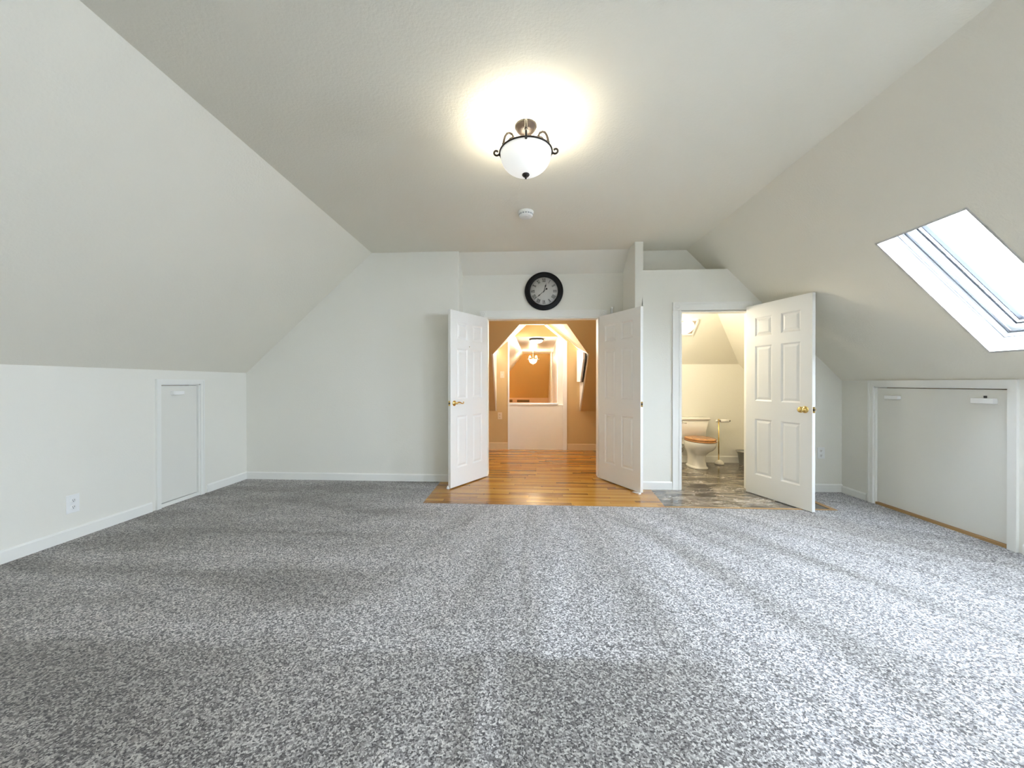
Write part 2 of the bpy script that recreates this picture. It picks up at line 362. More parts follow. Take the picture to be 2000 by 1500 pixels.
# ---- end wall left of the double doors, with the alcove over them
AX0,AX1,AY=-.775,1.282,4.94
g=MB(); g.prism([(XL-.05,YLB,-.05),(AX0,YLB,-.05),(AX0,YLB,H+.02),(CL,YLB,H+.02),(XL-.05,YLB,ZL-.01)],(0,AY+.12-YLB,0))
struct(g,'wall_back',m_wall,'off white end wall left of the double doors','wall',bevel=.012)
DX0,DX1,DZ=-.46,.985,2.055
g=MB()
g.box(AX0-.02,DX0,AY,AY+T,-.05,2.62); g.box(DX1,AX1+.02,AY,AY+T,-.05,2.62); g.box(DX0,DX1,AY,AY+T,DZ,2.62)
g.prism([(AX0-.01,AY,2.61),(AX1+.01,AY,2.61),(AX1+.01,4.66,H+.01),(AX0-.01,4.66,H+.01)],(0,.08,.10))
struct(g,'wall_alcove',m_wall,'recessed off white wall above the double doors behind the clock','wall')
# ---- bathroom wall with ledge recess
BX0,BX1,BZ=1.79,2.57,2.03
LZ=2.497; RX=1.376
xl=lambda z: XR-(z-ZR)*(XR-CR)/(H-ZR)
g=MB(); V=(0,.10,0)
g.box(AX1,RX,YRB,AY+.05,-.05,H+.02)                                   # pier
g.box(RX-.01,BX0,YRB,YRB+.1,-.05,BZ)
g.prism([(RX-.01,YRB,BZ),(xl(BZ)+.03,YRB,BZ),(xl(LZ)+.03,YRB,LZ),(RX-.01,YRB,LZ)],V)
g.prism([(BX1,YRB,-.05),(XR+.03,YRB,-.05),(XR+.03,YRB,ZR),(xl(BZ)+.03,YRB,BZ),(BX1,YRB,BZ)],V)
g.box(RX-.01,2.4,YRB+.1,4.86,LZ-.045,LZ)                                # ledge
g.box(RX-.01,2.4,4.74,4.86,LZ-.01,H+.02)                              # back of recess
struct(g,'wall_bathroom',m_wall,'off white wall around the bathroom door with open ledge above','wall',bevel=.006)
# ---- wall behind the camera
g=MB()
g.prism([(XL-.05,YB,-.05),(XR+.05,YB,-.05),(XR+.05,YB,ZR),(CR,YB,H+.02),(CL,YB,H+.02),(XL-.05,YB,ZL)],(0,-T,0))
struct(g,'wall_rear',m_wall,'off white gable wall behind the camera','wall')

# ---- baseboards
def bb(g,p0,p1,nrm,h=.09,t=.014):
    p0=Vector((*p0,0)); p1=Vector((*p1,0)); n=Vector((*nrm,0))
    prof=[(0,0),(t,0),(t,h-.012),(t*.45,h),(0,h)]
    a=[tuple(p0+n*q+Vector((0,0,z))) for q,z in prof]
    g.prism(a,p1-p0)
g=MB(); bb(g,(XL,YB),(XL,3.39),(1,0)); bb(g,(XL,4.02),(XL,YLB),(1,0))
struct(g,'baseboard_left',m_trim,'white baseboard along the left knee wall','baseboard')
g=MB(); bb(g,(XL,YLB),(AX0,YLB),(0,-1)); struct(g,'baseboard_back',m_trim,'white baseboard under the left end wall','baseboard')
g=MB(); bb(g,(AX1,YRB),(1.70,YRB),(0,-1)); bb(g,(2.665,YRB),(XR,YRB),(0,-1)); struct(g,'baseboard_bathroom',m_trim,'white baseboard along the bathroom wall','baseboard')
g=MB(); bb(g,(XR,4.12),(XR,YRB),(-1,0),.075); bb(g,(XR,YB),(XR,2.89),(-1,0),.075); struct(g,'baseboard_right',m_trim,'white baseboard along the right knee wall','baseboard')

# ---- casings with corner rosettes
def rosette(par,x,y,z,s):
    g=MB(); g.box(x-s/2,x+s/2,y-.022,y,z-s/2,z+s/2)
    g.lathe([(.0,.022),(s*.10,.028),(s*.16,.024),(s*.24,.023),(s*.30,.029),(s*.36,.023)],(x,y,z),24,'y')
    g.build('rosette',m_trim,par)
def casing(name,x0,x1,zt,y,w,jamb,label,legs=True):
    g=MB()
    def leg(xa,xb,za,zb):
        g.box(xa,xb,y-.014,y,za,zb)
        for q in (.0,.78): g.box(xa+(xb-xa)*q-.0015,xa+(xb-xa)*(q+.22)+.0015,y-.020,y-.002,za+.001,zb-.001)
    leg(x0-w,x0,0,zt); leg(x1,x1+w,0,zt)
    g.box(x0,x1,y-.014,y,zt,zt+w); g.box(x0+.002,x1-.002,y-.020,y-.002,zt+w*.78,zt+w+.0015); g.box(x0+.002,x1-.002,y-.020,y-.002,zt-.0015,zt+w*.22)
    # jamb lining
    g.box(x0-.001,x0+.015,y,y+jamb,0,zt); g.box(x1-.015,x1+.001,y,y+jamb,0,zt); g.box(x0,x1,y,y+jamb,zt-.018,zt+.001)
    o=struct(g,name,m_trim,label,'door casing')
    for x in (x0-w/2,x1+w/2): rosette(o,x,y,zt+w/2,w)
    return o
casing('trim_2',DX0,DX1,DZ,AY,.088,T+.02,'white casing with corner blocks around the double doorway')
casing('trim_3',BX0,BX1,BZ,YRB,.09,.12,'white casing with corner blocks around the bathroom doorway')
def flat_casing(name,X,sx,y0,y1,z1,w,label,d):
    g=MB()
    xa=lambda q:(min(X,X+sx*q),max(X,X+sx*q))
    for yy in ((y0-w,y0),(y1,y1+w)): g.box(*xa(.016),yy[0],yy[1],0,z1)
    g.box(*xa(.016),y0-w,y1+w,z1,z1+w)
    g.box(*xa(.020),y0-w-.0015,y0-w*.7,0.001,z1+w*.69); g.box(*xa(.020),y1+w*.7,y1+w+.0015,0.001,z1+w*.69); g.box(*xa(.020),y0-w-.0015,y1+w+.0015,z1+w*.7,z1+w+.0015)
    dd=lambda a,b:(min(X-sx*a,X-sx*b),max(X-sx*a,X-sx*b))
    g.box(*dd(-.001,d),y0-.005,y0+.012,0,z1); g.box(*dd(-.001,d),y1-.012,y1+.005,0,z1); g.box(*dd(-.001,d),y0,y1,z1-.012,z1+.005)
    return struct(g,name,m_trim,label,'door casing')
flat_casing('trim_4',XL,1,3.477,3.93,1.20,.045,'narrow white casing around the small left access door',.10)
flat_casing('trim_5',XR,-1,2.975,4.04,1.178,.055,'white casing around the wide right access panel',.10)
g=MB(); g.box(XL-.05,XL-.004,3.49,3.918,-.02,.035); struct(g,'trim_6',m_trim,'worn white sill under the left access door','sill')
g=MB(); g.box(XR+.0,XR+.06,2.987,4.028,-.02,.022); struct(g,'trim_7',m_rawwood,'bare wood sill strip under the right access panel','sill')

# ------------------------------------------------------------------ doors
def six_panel(W_,Hh,thk,ysgn):
    """six-panel leaf; hinge edge at x=0; the measured face lies at y=0, body extends to y=ysgn*thk"""
    st=.112; mu=.10; pw=(W_-2*st-mu)/2
    xs=[0,st,st+pw,st+pw+mu,W_-st,W_]
    zs=[0,.215,.815,1.01,1.60,1.705,1.905,Hh]
    pan={(i,j) for i in (1,3) for j in (1,3,5)}
    g=MB()
    for y,s in ((0,-ysgn),(ysgn*thk,ysgn)):     # s: outward direction of this face
        for i in range(5):
            for j in range(7):
                x0,x1,z0,z1=xs[i],xs[i+1],zs[j],zs[j+1]
                if (i,j) not in pan: g.add([(x0,y,z0),(x1,y,z0),(x1,y,z1),(x0,y,z1)],[(0,1,2,3)]); continue
                prof=[(0,0),(.004,-.003),(.014,-.0095),(.018,-.0095),(.040,-.002),(.044,-.002)]
                rings=[[(x0+q,y+s*h,z0+q),(x1-q,y+s*h,z0+q),(x1-q,y+s*h,z1-q),(x0+q,y+s*h,z1-q)] for q,h in prof]
                vs=[p for r in rings for p in r]; fs=[]
                for k in range(len(rings)-1):
                    for c in range(4):
                        c2=(c+1)%4; fs.append((4*k+c,4*k+c2,4*k+4+c2,4*k+4+c))
                n=4*(len(rings)-1); fs.append((n,n+1,n+2,n+3)); g.add(vs,fs)
    b=ysgn*thk
    for i in range(5):
        for z in (0,Hh): g.add([(xs[i],0,z),(xs[i+1],0,z),(xs[i+1],b,z),(xs[i],b,z)],[(0,1,2,3)])
    for j in range(7):
        for x in (0,W_): g.add([(x,0,zs[j]),(x,0,zs[j+1]),(x,b,zs[j+1]),(x,b,zs[j])],[(0,1,2,3)])
    return g
def leaf(name,hinge,free,z0,Hh,ysgn,label):
    d=Vector((free[0]-hinge[0],free[1]-hinge[1],0)); W_=d.length
    o=struct(six_panel(W_,Hh,.036,ysgn),name,m_door,label,'door')
    o.location=(hinge[0],hinge[1],z0); o.rotation_euler=(0,0,math.atan2(d.y,d.x)); return o,W_
def latch(o,W_,z,ysgn):
    g=MB(); yc=ysgn*.018; g.box(W_-.001,W_+.0015,yc-.013,yc+.013,z-.028,z+.028); l=g.build('latch_plate',m_brass,o)
    g=MB(); g.box(W_,W_+.008,yc-.006,yc+.006,z-.010,z+.010); g.build('latch_bolt',m_slot,l)
def hinges(o,ysgn):
    for z in (.2,1.02,1.82):
        g=MB(); g.lathe([(0,-.045),(.006,-.045),(.006,.045),(0,.045)],(-.004,ysgn*.042,z),10); g.build('hinge',m_brass,o)
# left leaf
dl,w=leaf('door_1',(-.451,4.90),(-.812,4.29),.012,2.035,-1,'left white six panel leaf of the open double doors'); latch(dl,w,.965,-1)
g=MB(); hx,hz=w-.062,.965
g.lathe([(0,0),(.031,0),(.031,.006),(.022,.011),(.012,.014),(.010,.045),(0,.045)],(hx,0,hz),24,'y')
lv=MB(Matrix.Translation((hx,0,hz))@Matrix.Rotation(math.pi,4,'Z'))
lv.lathe([(0,0),(.031,0),(.031,.006),(.022,.011),(.012,.014),(.010,.048),(0,.05)],(0,0,0),24,'y')
pts=[]
for k in range(15):
    t=k/14; pts.append((.118*t,-.042,.010*math.sin(t*5.2)+.004*t))
pts+= [(.122,-.042,.006),(.117,-.042,.012),(.110,-.042,.009)]
lv.tube(pts,[.009-.004*min(1,i/14) for i in range(len(pts))],10)
lv.build('door_handle',m_brass,dl)
pk=MB(Matrix.Translation((w*.52,0,1.635))@Matrix.Rotation(math.pi,4,'Z')); pk.lathe([(0,.004),(.006,.004),(.008,0)],(0,0,0),14,'y'); pk.build('peephole',m_chrome,dl)
hinges(dl,-1)
# right leaf
dr,w=leaf('door_2',(.971,4.88),(1.287,4.235),.012,2.035,1,'right white six panel leaf of the open double doors'); latch(dr,w,.965,1); hinges(dr,1)
# bathroom door
db,w=leaf('door_3',(2.487,4.39),(2.690,3.70),.008,2.045,1,'white six panel bathroom door with brass knob standing open'); latch(db,w,.95,1); hinges(db,1)
for y,rot in ((0,0),(.036,math.pi)):
    g=MB(Matrix.Translation((w-.066,y,.95))@Matrix.Rotation(rot,4,'Z'))
    g.lathe([(0,0),(.033,0),(.033,.004),(.024,.010),(.011,.013),(.010,.030),(.017,.034),(.026,.044),(.029,.054),(.026,.064),(.014,.069),(0,.070)],(0,0,0),28,'y')
    g.build('door_knob',m_brass,db)
# access doors
g=MB(); g.box(XL-.045,XL-.02,3.492,3.915,.04,1.183)
o=struct(g,'door_4',m_panel,'small plain off white access door in the left knee wall','access door')
g=MB(); g.box(XL-.02,XL+.012,3.612,3.735,1.090,1.130); g.build('handle',m_white,o,.003)
g=MB(); g.box(XR+.018,XR+.043,2.99,4.025,.026,1.160)
o=struct(g,'door_5',m_panel,'wide plain off white access panel in the right knee wall','access panel')
for y0,y1,z0,z1 in ((3.788,3.92,1.056,1.090),(3.058,3.205,1.053,1.093)):
    g=MB(); g.box(XR-.016,XR+.018,y0,y1,z0,z1); g.build('handle',m_white,o,.003)
g=MB(); g.box(XR+.006,XR+.018,3.125,3.137,1.093,1.112); g.build('latch_screw',m_slot,o)
# door stops
t=thing('door_stop','white rubber kick stop under the left double door leaf','door stop',(-.845,4.315,0))
g=MB(); g.lathe([(0,0),(.020,0),(.020,.012),(.013,.018),(.011,.034),(0,.036)],(0,0,0),18); g.build('rubber_foot',m_plastic,t)
g=MB(); g.box(.008,.030,-.010,.010,.020,.028); g.build('bracket',m_plastic,t)
t=thing('door_wedge','white wedge tucked under the right double door leaf','door wedge',(1.255,4.262,0),R(-64))
g=MB(); g.prism([(-.055,-.016,0),(.05,-.016,0),(.05,-.016,.0145),(-.055,-.016,.004)],(0,.032,0)); g.build('wedge',m_plastic,t)
t=thing('door_sensor','small white cylindrical catch beside the right corner block over the double doors','door catch',(1.137,AY,2.128))
g=MB(); g.lathe([(0,-.045),(.012,-.045),(.012,.020),(.0135,.022),(.0135,.045),(0,.047)],(0,-.016,0),18); g.build('body',m_plastic,t)
g=MB(); g.box(-.010,.010,-.006,0,-.03,.03); g.build('bracket',m_bronze,t)

# ------------------------------------------------------------------ alcove clock
t=thing('wall_clock','round black framed wall clock with roman numerals above the double doors','clock',(.277,AY,2.386))
g=MB(); g.lathe([(.0,.004),(.19,.004),(.232,.006),(.246,.018),(.245,.030),(.232,.038),(.222,.036),(.214,.044),(.200,.050),(.186,.046),(.180,.034),(.177,.022),(.0,.022)][:-1],(0,0,0),72,'y'); g.build('frame',m_black,t)
g=MB(); g.lathe([(0,.024),(.182,.024),(.182,.006)],(0,0,0),64,'y'); g.build('dial',m_dial,t)
g=MB()
def stroke(M,x0,z0,x1,z1,wd):
    d=Vector((x1-x0,0,z1-z0)); n=Vector((-d.z,0,d.x)).normalized()*wd/2
    a=[Vector((x0,-.0255,z0))+n,Vector((x1,-.0255,z1))+n,Vector((x1,-.0255,z1))-n,Vector((x0,-.0255,z0))-n]
    g.prism([M@p for p in a],M.to_3x3()@Vector((0,.0012,0)))
NUM=['XII','I','II','III','IIII','V','VI','VII','VIII','IX','X','XI']
WD={'I':.011,'V':.022,'X':.022}
for k,s_ in enumerate(NUM):
    g=MB(); M=Matrix.Rotation(R(30*k),4,'Y')@Matrix.Translation((0,0,.140))
    tot=sum(WD[c] for c in s_); x=-tot/2; h=.021
    for c in s_:
        wd=WD[c]
        if c=='I': stroke(M,x+wd/2,-h,x+wd/2,h,.005)
        elif c=='V': stroke(M,x+.002,h,x+wd/2,-h,.006); stroke(M,x+wd-.002,h,x+wd/2,-h,.003)
        else: stroke(M,x+.002,h,x+wd-.002,-h,.006); stroke(M,x+wd-.002,h,x+.002,-h,.003)
        x+=wd
    stroke(M,-tot/2,h,tot/2,h,.002); stroke(M,-tot/2,-h,tot/2,-h,.002)
    g.build('numeral',m_ink,t)
def hand(name,ang,L_,tail,wd,y):
    g=MB(Matrix.Rotation(R(ang),4,'Y'))
    g.prism([(-wd*.35,y,-tail),(wd*.35,y,-tail),(wd*.4,y,L_*.45),(wd,y,L_*.62),(wd*.25,y,L_*.8),(0,y,L_),(-wd*.25,y,L_*.8),(-wd,y,L_*.62),(-wd*.4,y,L_*.45)],(0,.0015,0))
    g.lathe([(0,0),(.007,0),(.007,.003),(0,.003)],(0,y+.003,0),16,'y')
    if tail>.03: g.lathe([(0,0),(.012,0),(.012,.0025),(0,.0025)],(0,y+.0025,-tail),18,'y')
    g.build(name,m_hand,t)
hand('hour_hand',17,.112,.018,.010,-.029); hand('minute_hand',229,.130,.044,.007,-.032)
g=MB(); g.lathe([(0,.046),(.08,.0445),(.14,.041),(.184,.036)],(0,0,0),48,'y'); g.build('glass',m_glass,t)

# ------------------------------------------------------------------ ceiling lamps
def scroll_arm(M,name,par,k=1.0):
    g=MB(M); P=[]
    for i in range(15):          # inner curl below the canopy
        a=R(330-25.5*i); rr=.007+.0125*(i/14)
        P.append((.088+rr*math.cos(a),0,.078+rr*math.sin(a)))
    P=[(x,y,z) for x,y,z in P]
    P+=[(.078,0,.106),(.088,0,.122),(.104,0,.129),(.119,0,.124),(.130,0,.108),(.136,0,.086),(.139,0,.066),(.143,0,.044),(.149,0,.022),(.157,0,.004),(.166,0,-.012)]
    g.tube([(x*k,y,z*k) for x,y,z in P],.0078*k,8)
    g.lathe([(0,-.008),(.010*k,-.006),(.010*k,.006),(0,.008)],(.1395*k,0,.06*k),12)
    c=[]
    for i in range(16):          # outer curl past the ring
        a=R(200+19*i); rr=.021*k*(1-.035*i)
        c.append((.184*k+rr*math.cos(a),0,.008*k+rr*math.sin(a)))
    g.tube(c,.0062*k,8)
    g.sphere(c[-1],.007*k,10,6)
    return g.build(name,m_bronze,par)
LX,LY,RZ=.022,2.40,2.652
t=thing('ceiling_lamp','bronze scroll ceiling lamp with frosted glass bowl over the carpet','ceiling lamp',(LX,LY,RZ))
g=MB(); c0=H-RZ
g.lathe([(.0,c0),(.068,c0),(.070,c0-.006),(.066,c0-.016),(.056,c0-.022),(.054,c0-.032),(.044,c0-.040),(.030,c0-.052),(.012,c0-.058),(.009,c0-.075),(0,c0-.078)],(0,0,0),40); g.build('canopy',m_bronze,t)
g=MB(); g.tube([(0,0,c0-.07),(0,0,-.16)],.005,8); g.build('stem',m_bronze,t)
for a in (-90,0,90,180): scroll_arm(Matrix.Rotation(R(a),4,'Z'),'arm',t)
g=MB(); g.tube([(.163*math.cos(R(q)),.163*math.sin(R(q)),0) for q in range(0,361,6)],.0055,8); g.build('ring',m_bronze,t)
g=MB(); pr=[]
for i in range(15):
    a=R(90*i/14); pr.append((.158*math.sin(a)**.92 if i else 0.0,-.015-.118*math.cos(a)))
pr.append((.160,-.004)); pr.append((.153,-.004)); pr+= [(max(0,r-.005),z+.004) for r,z in reversed(pr[:-2])]
g.lathe(pr,(0,0,0),48); g.build('glass_bowl',m_bowl,t)
g=MB(); g.lathe([(0,-.132),(.022,-.133),(.024,-.139),(.018,-.147),(.007,-.152),(.006,-.162),(0,-.165)],(0,0,0),24); g.build('finial',m_bronze,t)
t=thing('smoke_detector','round white smoke detector on the ceiling behind the bowl lamp','smoke detector',(.034,3.60,H))
g=MB(); g.lathe([(0,0),(.072,0),(.073,-.008),(.070,-.016),(.066,-.018),(.064,-.040),(.056,-.050),(0,-.052)],(0,0,0),40); g.build('body',m_plastic,t)
g=MB()
for k in range(16):
    a=R(22.5*k); M=Matrix.Rotation(a,4,'Z'); g.M=M; g.box(.0635,.066,-.008,.008,-.036,-.024)
g.M=Matrix(); g.build('vent_slots',m_gasket,t)
g=MB(); g.lathe([(0,-.051),(.012,-.051),(.012,-.055),(0,-.055)],(.012,-.022,0),16); g.build('test_button',m_white,t)

# ------------------------------------------------------------------ outlets and switch
def outlet(loc,rotz,label,w=.078,h=.125,sockets=True,pm=None):
    pm=pm or m_plastic
    t=thing('wall_outlet' if sockets else 'light_switch',label,'outlet' if sockets else 'light switch',loc,rotz,'wall outlets' if sockets else None)
    g=MB(); g.box(-w/2,w/2,-.006,0,-h/2,h/2); g.build('cover_plate',pm,t,.003)
    if sockets:
        for z in (-.026,.026):
            g=MB(); g.lathe([(0,.0085),(.016,.0085),(.0175,.006)],(0,0,z),20,'y'); s=g.build('socket',m_white if pm is m_plastic else pm,t)
            g=MB(); g.box(-.0075,-.005,-.0092,-.0085,z-.002,z+.008); g.box(.005,.0075,-.0092,-.0085,z-.002,z+.008); g.lathe([(0,.0092),(.003,.0092),(.003,.0085)],(0,0,z-.008),8,'y'); g.build('slots',m_slot,s)
    else:
        g=MB(); g.prism([(-.005,-.006,-.012),(-.005,-.006,.012),(-.005,-.016,.010),(-.005,-.010,-.010)],(.01,0,0)); g.build('toggle',m_white,t)
outlet((XL,2.762,.275),R(90),'white duplex outlet low on the left knee wall',.088,.14)
outlet((3.312,YRB,.432),0,'white duplex outlet behind the open bathroom door')
outlet((-.405,6.93,.612),0,'ivory duplex outlet on the tan hallway wall',.078,.125,True,m_ivory)
outlet((-.363,6.93,1.36),0,'ivory light switch on the tan hallway wall',.075,.12,False,m_ivory)

# ------------------------------------------------------------------ bathroom
BYB=5.98; BK=1.495
g=MB(); g.box(1.46,3.56,BYB,BYB+.1,-.05,BK+.02); struct(g,'wall_bathroom_back',m_wall,'low bathroom wall behind the toilet','wall')
g=MB(); g.prism([(1.46,BYB,BK),(3.56,BYB,BK),(3.56,5.02,BK+.96),(1.46,5.02,BK+.96)],(0,.08,.08)); struct(g,'ceiling_slope_bathroom',m_ceil,'sloped bathroom ceiling above the toilet','sloped ceiling')
g=MB(); g.box(1.40,2.6,YRB+.1,5.04,2.44,2.452); struct(g,'ceiling_bathroom',m_ceil,'flat bathroom ceiling','ceiling')
g=MB(); g.box(1.40,1.46,YRB+.1,6.1,-.05,2.46); struct(g,'wall_bathroom_left',m_wall,'left bathroom wall','wall')
g=MB(); bb(g,(1.46,BYB),(3.535,BYB),(0,-1),.10); struct(g,'baseboard_bathroom_back',m_trim,'white baseboard behind the toilet','baseboard')
# dome light on the bathroom slope
M=Matrix.Translation((2.285,5.481,BK+(BYB-5.481)))@Matrix.Rotation(R(-45),4,'X')
t=thing('bathroom_light','round dome light in a square frame on the bathroom slope','ceiling light'); t.matrix_world=M
g=MB(); s=.135
for a,b in ((-s,-s+.02),(s-.02,s)): g.box(a,b,-s,s,-.02,.0); g.box(-s,s,a,b,-.02,.0)
g.build('frame',m_trim,t)
g=MB(); g.box(-s+.015,s-.015,-s+.015,s-.015,-.006,-.001); g.build('back_plate',m_backplate,t)
g=MB(); g.lathe([(0,-.055),(.04,-.053),(.08,-.043),(.105,-.024),(.112,-.006)],(0,0,0),40); g.build('lens',m_globe,t)

def sellipse(cx,cy,hx,hf,hb,z,n=40,p=2.3):
    out=[]
    for k in range(n):
        a=2*math.pi*k/n; c,s_=math.cos(a),math.sin(a)
        x=hx*math.copysign(abs(c)**(2/p),c); y=(hb if s_>0 else hf)*math.copysign(abs(s_)**(2/p),s_)
        out.append((cx+x,cy+y,z))
    return out
TX=2.515
t=thing('toilet','white toilet with closed oak seat against the bathroom wall','toilet',(TX,BYB,0))
g=MB()
rings=[sellipse(0,-.33,.120,.185,.20,0,p=2.6),sellipse(0,-.33,.120,.185,.20,.018,p=2.6),sellipse(0,-.33,.103,.165,.185,.035,p=2.5),
 sellipse(0,-.325,.097,.150,.19,.12),sellipse(0,-.325,.105,.160,.20,.19),sellipse(0,-.34,.130,.205,.21,.235),
 sellipse(0,-.37,.160,.255,.215,.275),sellipse(0,-.39,.178,.280,.215,.315),sellipse(0,-.40,.185,.290,.215,.355),sellipse(0,-.40,.187,.292,.215,.385),sellipse(0,-.40,.182,.286,.21,.392)]
g.loft(rings); g.box(-.125,.125,-.26,-.03,.30,.388); g.build('bowl',m_porc,t,.004)
g=MB(); zz=[(.392,.160),(.400,.185),(.55,.222),(.665,.243)]
def rr(hx,y0,y1,z,r=.03):
    out=[]
    for cx,cy,a0 in ((hx-r,y1-r,0),(-hx+r,y1-r,90),(-hx+r,y0+r,180),(hx-r,y0+r,270)):
        for k in range(6):
            a=R(a0+18*k); out.append((cx+r*math.cos(a),cy+r*math.sin(a),z))
    return out
g.loft([rr(hx,-.185-.02*(i/3),-.015,z) for i,(z,hx) in enumerate(zz)]); tk=g.build('tank',m_porc,t)
g=MB(); g.loft([rr(.250,-.215,-.012,.662,.03),rr(.256,-.222,-.010,.670,.03),rr(.256,-.222,-.010,.690,.03),rr(.246,-.212,-.014,.698,.03)]); g.build('tank_lid',m_porc,t)
g=MB(); g.lathe([(0,0),(.016,0),(.016,.008),(.008,.012),(.008,.02),(0,.02)],(-.165,-.204,.632),16,'y'); g.tube([(-.165,-.226,.632),(-.13,-.228,.622),(-.105,-.228,.618)],[.006,.006,.008],10); g.build('flush_lever',m_chrome,tk)
g=MB(); g.loft([sellipse(0,-.40,.190,.298,.190,.394,p=2.2),sellipse(0,-.40,.194,.302,.190,.402,p=2.2),sellipse(0,-.40,.190,.298,.186,.413,p=2.2)]); g.build('seat',m_seat,t)
g=MB(); g.loft([sellipse(0,-.40,.186,.292,.190,.417,p=2.2),sellipse(0,-.40,.191,.298,.190,.424,p=2.2),sellipse(0,-.40,.186,.292,.186,.437,p=2.2),sellipse(0,-.40,.155,.25,.16,.442,p=2.2)]); g.build('seat_lid',m_seat,t)
V0=(-.11,0,.20)
g=MB(); g.lathe([(0,0),(.030,0),(.028,.008),(.010,.012),(.009,.06),(0,.06)],V0,20,'y'); g.sphere((V0[0],-.075,V0[2]-.006),(.024,.018,.030),14,10); sv=g.build('supply_valve',m_chrome,t)
g=MB(); g.tube([(V0[0]+x,y,V0[2]+z) for x,y,z in [(0,-.06,.01),(.03,-.07,.05),(.055,-.085,.07),(.05,-.10,.11),(.045,-.11,.15),(.045,-.11,.190)]],.0065,8); g.build('hose',m_chrome,sv)
t=thing('toilet_paper_stand','brass toilet paper stand with white foot beside the toilet','paper stand',(2.925,5.86,0))
g=MB(); g.lathe([(0,0),(.062,0),(.066,.006),(.064,.016),(.050,.045),(.028,.060),(.010,.066),(0,.066)],(.01,0,0),30); g.build('base',m_porc,t)
g=MB(); g.tube([(0,0,.06),(0,0,.66)],.008,10); g.sphere((0,0,.662),.012,10,6); g.build('pole',m_brass,t)
g=MB(); g.tube([(0,0,.645),(.155,0,.645)],.005,8); g.sphere((.160,0,.645),.011,10,6); g.build('arm',m_bronze,t)
g=MB(); g.lathe([(.008,.028),(.024,.028),(.024,.145),(.008,.145)],(0,0,.645),20,'x'); g.build('paper_roll',m_roll,t)
g=MB(); g.lathe([(0,-.035),(.018,-.035),(.018,-.012),(0,-.012)],(0,0,.645),16,'x'); g.build('end_cap',m_porc,t)
t=thing('waste_bin','grey metal waste bin on the marble right of the toilet','waste bin',(3.30,5.83,0))
g=MB(); g.lathe([(0,0),(.080,0),(.084,.008),(.105,.165),(.130,.198),(.134,.203),(.130,.207),(.100,.168),(.079,.012),(0,.012)],(0,0,0),36); g.build('bucket',m_bin,t)
g=MB(); g.tube([(.132*math.cos(R(q)),.132*math.sin(R(q)),.204) for q in range(0,361,10)],.005,8); g.build('rim',m_chrome,t)

# ------------------------------------------------------------------ hallway beyond the double doors
HY=6.93; HK=.70; HS=1.137
hz=lambda y: HK+HS*(HY-y)
HX0,HX1=-1.0,1.33
DLX,DRX=-.465,1.03; JL,JR=-.245,.80
up=Vector((0,.06,.055))
g=MB(); g.box(HX0-.1,HX0,AY+.1,HY+.1,-.05,2.6); struct(g,'wall_hallway_left',m_tan,'tan left hallway wall','wall')
g=MB(); g.box(HX1,HX1+.06,AY+.1,HY+.1,-.05,2.6); struct(g,'wall_hallway_right',m_tan,'tan right hallway wall','wall')
g=MB(); o2=[(HX0,HY),(DLX,HY),(DLX,6.075),(-.04,5.71),(.66,5.71),(DRX,6.075),(DRX,HY),(HX1,HY),(HX1,5.3),(HX0,5.3)]
g.prism([(x,y,hz(y)) for x,y in o2],(0,.012,.010)); struct(g,'ceiling_slope_hallway',m_tan,'tan hallway slope cut by the dormer arch','sloped ceiling')
g=MB(); g.box(HX0,HX1,AY+.1,5.36,2.55,2.65); struct(g,'ceiling_hallway',m_tan,'flat tan hallway ceiling','ceiling')
FA,FB,FC,FD,FE=(-.44,1.816),(.074,2.262),(.425,2.262),(JR,1.957),(JL,1.98)
g=MB()
g.prism([(HX0,HY,-.05),(JL,HY,-.05),(JL,HY,FE[1]),(FA[0]-.03,HY,FA[1]),(DLX-.02,HY,FA[1]),(DLX-.02,HY,HK),(HX0,HY,HK)],(0,.10,0))
g.prism([(JR,HY,-.05),(HX1,HY,-.05),(HX1,HY,HK),(DRX+.03,HY,HK),(DRX+.03,HY,1.80),(1.0,HY,1.83),(.49,HY,2.27),(FC[0],HY,FC[1]),(JR,HY,FD[1])],(0,.10,0))
struct(g,'wall_hallway_back',m_tan,'tan hallway wall either side of the stair opening','wall')
g=MB()
q=lambda a,vec:g.prism(a,vec)
q([(DLX,HY+.0,HK),(DLX,6.075,1.672),(DLX,HY,FA[1])],(-.02,0,0))
struct(g,'wall_dormer_left',m_cream,'cream left cheek of the dormer arch','wall')
g=MB(); g.prism([(DRX,HY,HK),(DRX,6.075,1.672),(DRX,HY,1.80)],(.02,0,0)); struct(g,'wall_dormer_right',m_cream,'cream right cheek of the dormer arch','wall')
g=MB(); g.prism([(DLX,6.075,1.672),(-.04,5.71,2.084),(FB[0],HY,FB[1]),(FA[0],HY,FA[1])],(-.012,0,.012))
g.prism([(FE[0]-.03,HY,FE[1]-.03),(FB[0],HY,FB[1]),(.084,7.9,2.405),(-.185,7.9,2.150)],(-.012,0,.012))
struct(g,'ceiling_dormer_left',m_white,'white left slope inside the dormer arch','sloped ceiling')
g=MB(); g.prism([(-.04,5.71,2.084),(.66,5.71,2.084),(.49,HY,2.27),(FB[0],HY,FB[1])],(0,0,.012))
g.prism([(FB[0],HY,FB[1]),(.49,HY,2.27),(.49,8.0,2.42),(.07,8.0,2.42)],(0,0,.012))
g.prism([(.66,5.71,2.084),(DRX,6.075,1.672),(1.005,HY,1.83),(.49,HY,2.27)],(.012,0,.012))
struct(g,'ceiling_dormer',m_peach,'warm tan dormer ceiling and right slope','sloped ceiling')
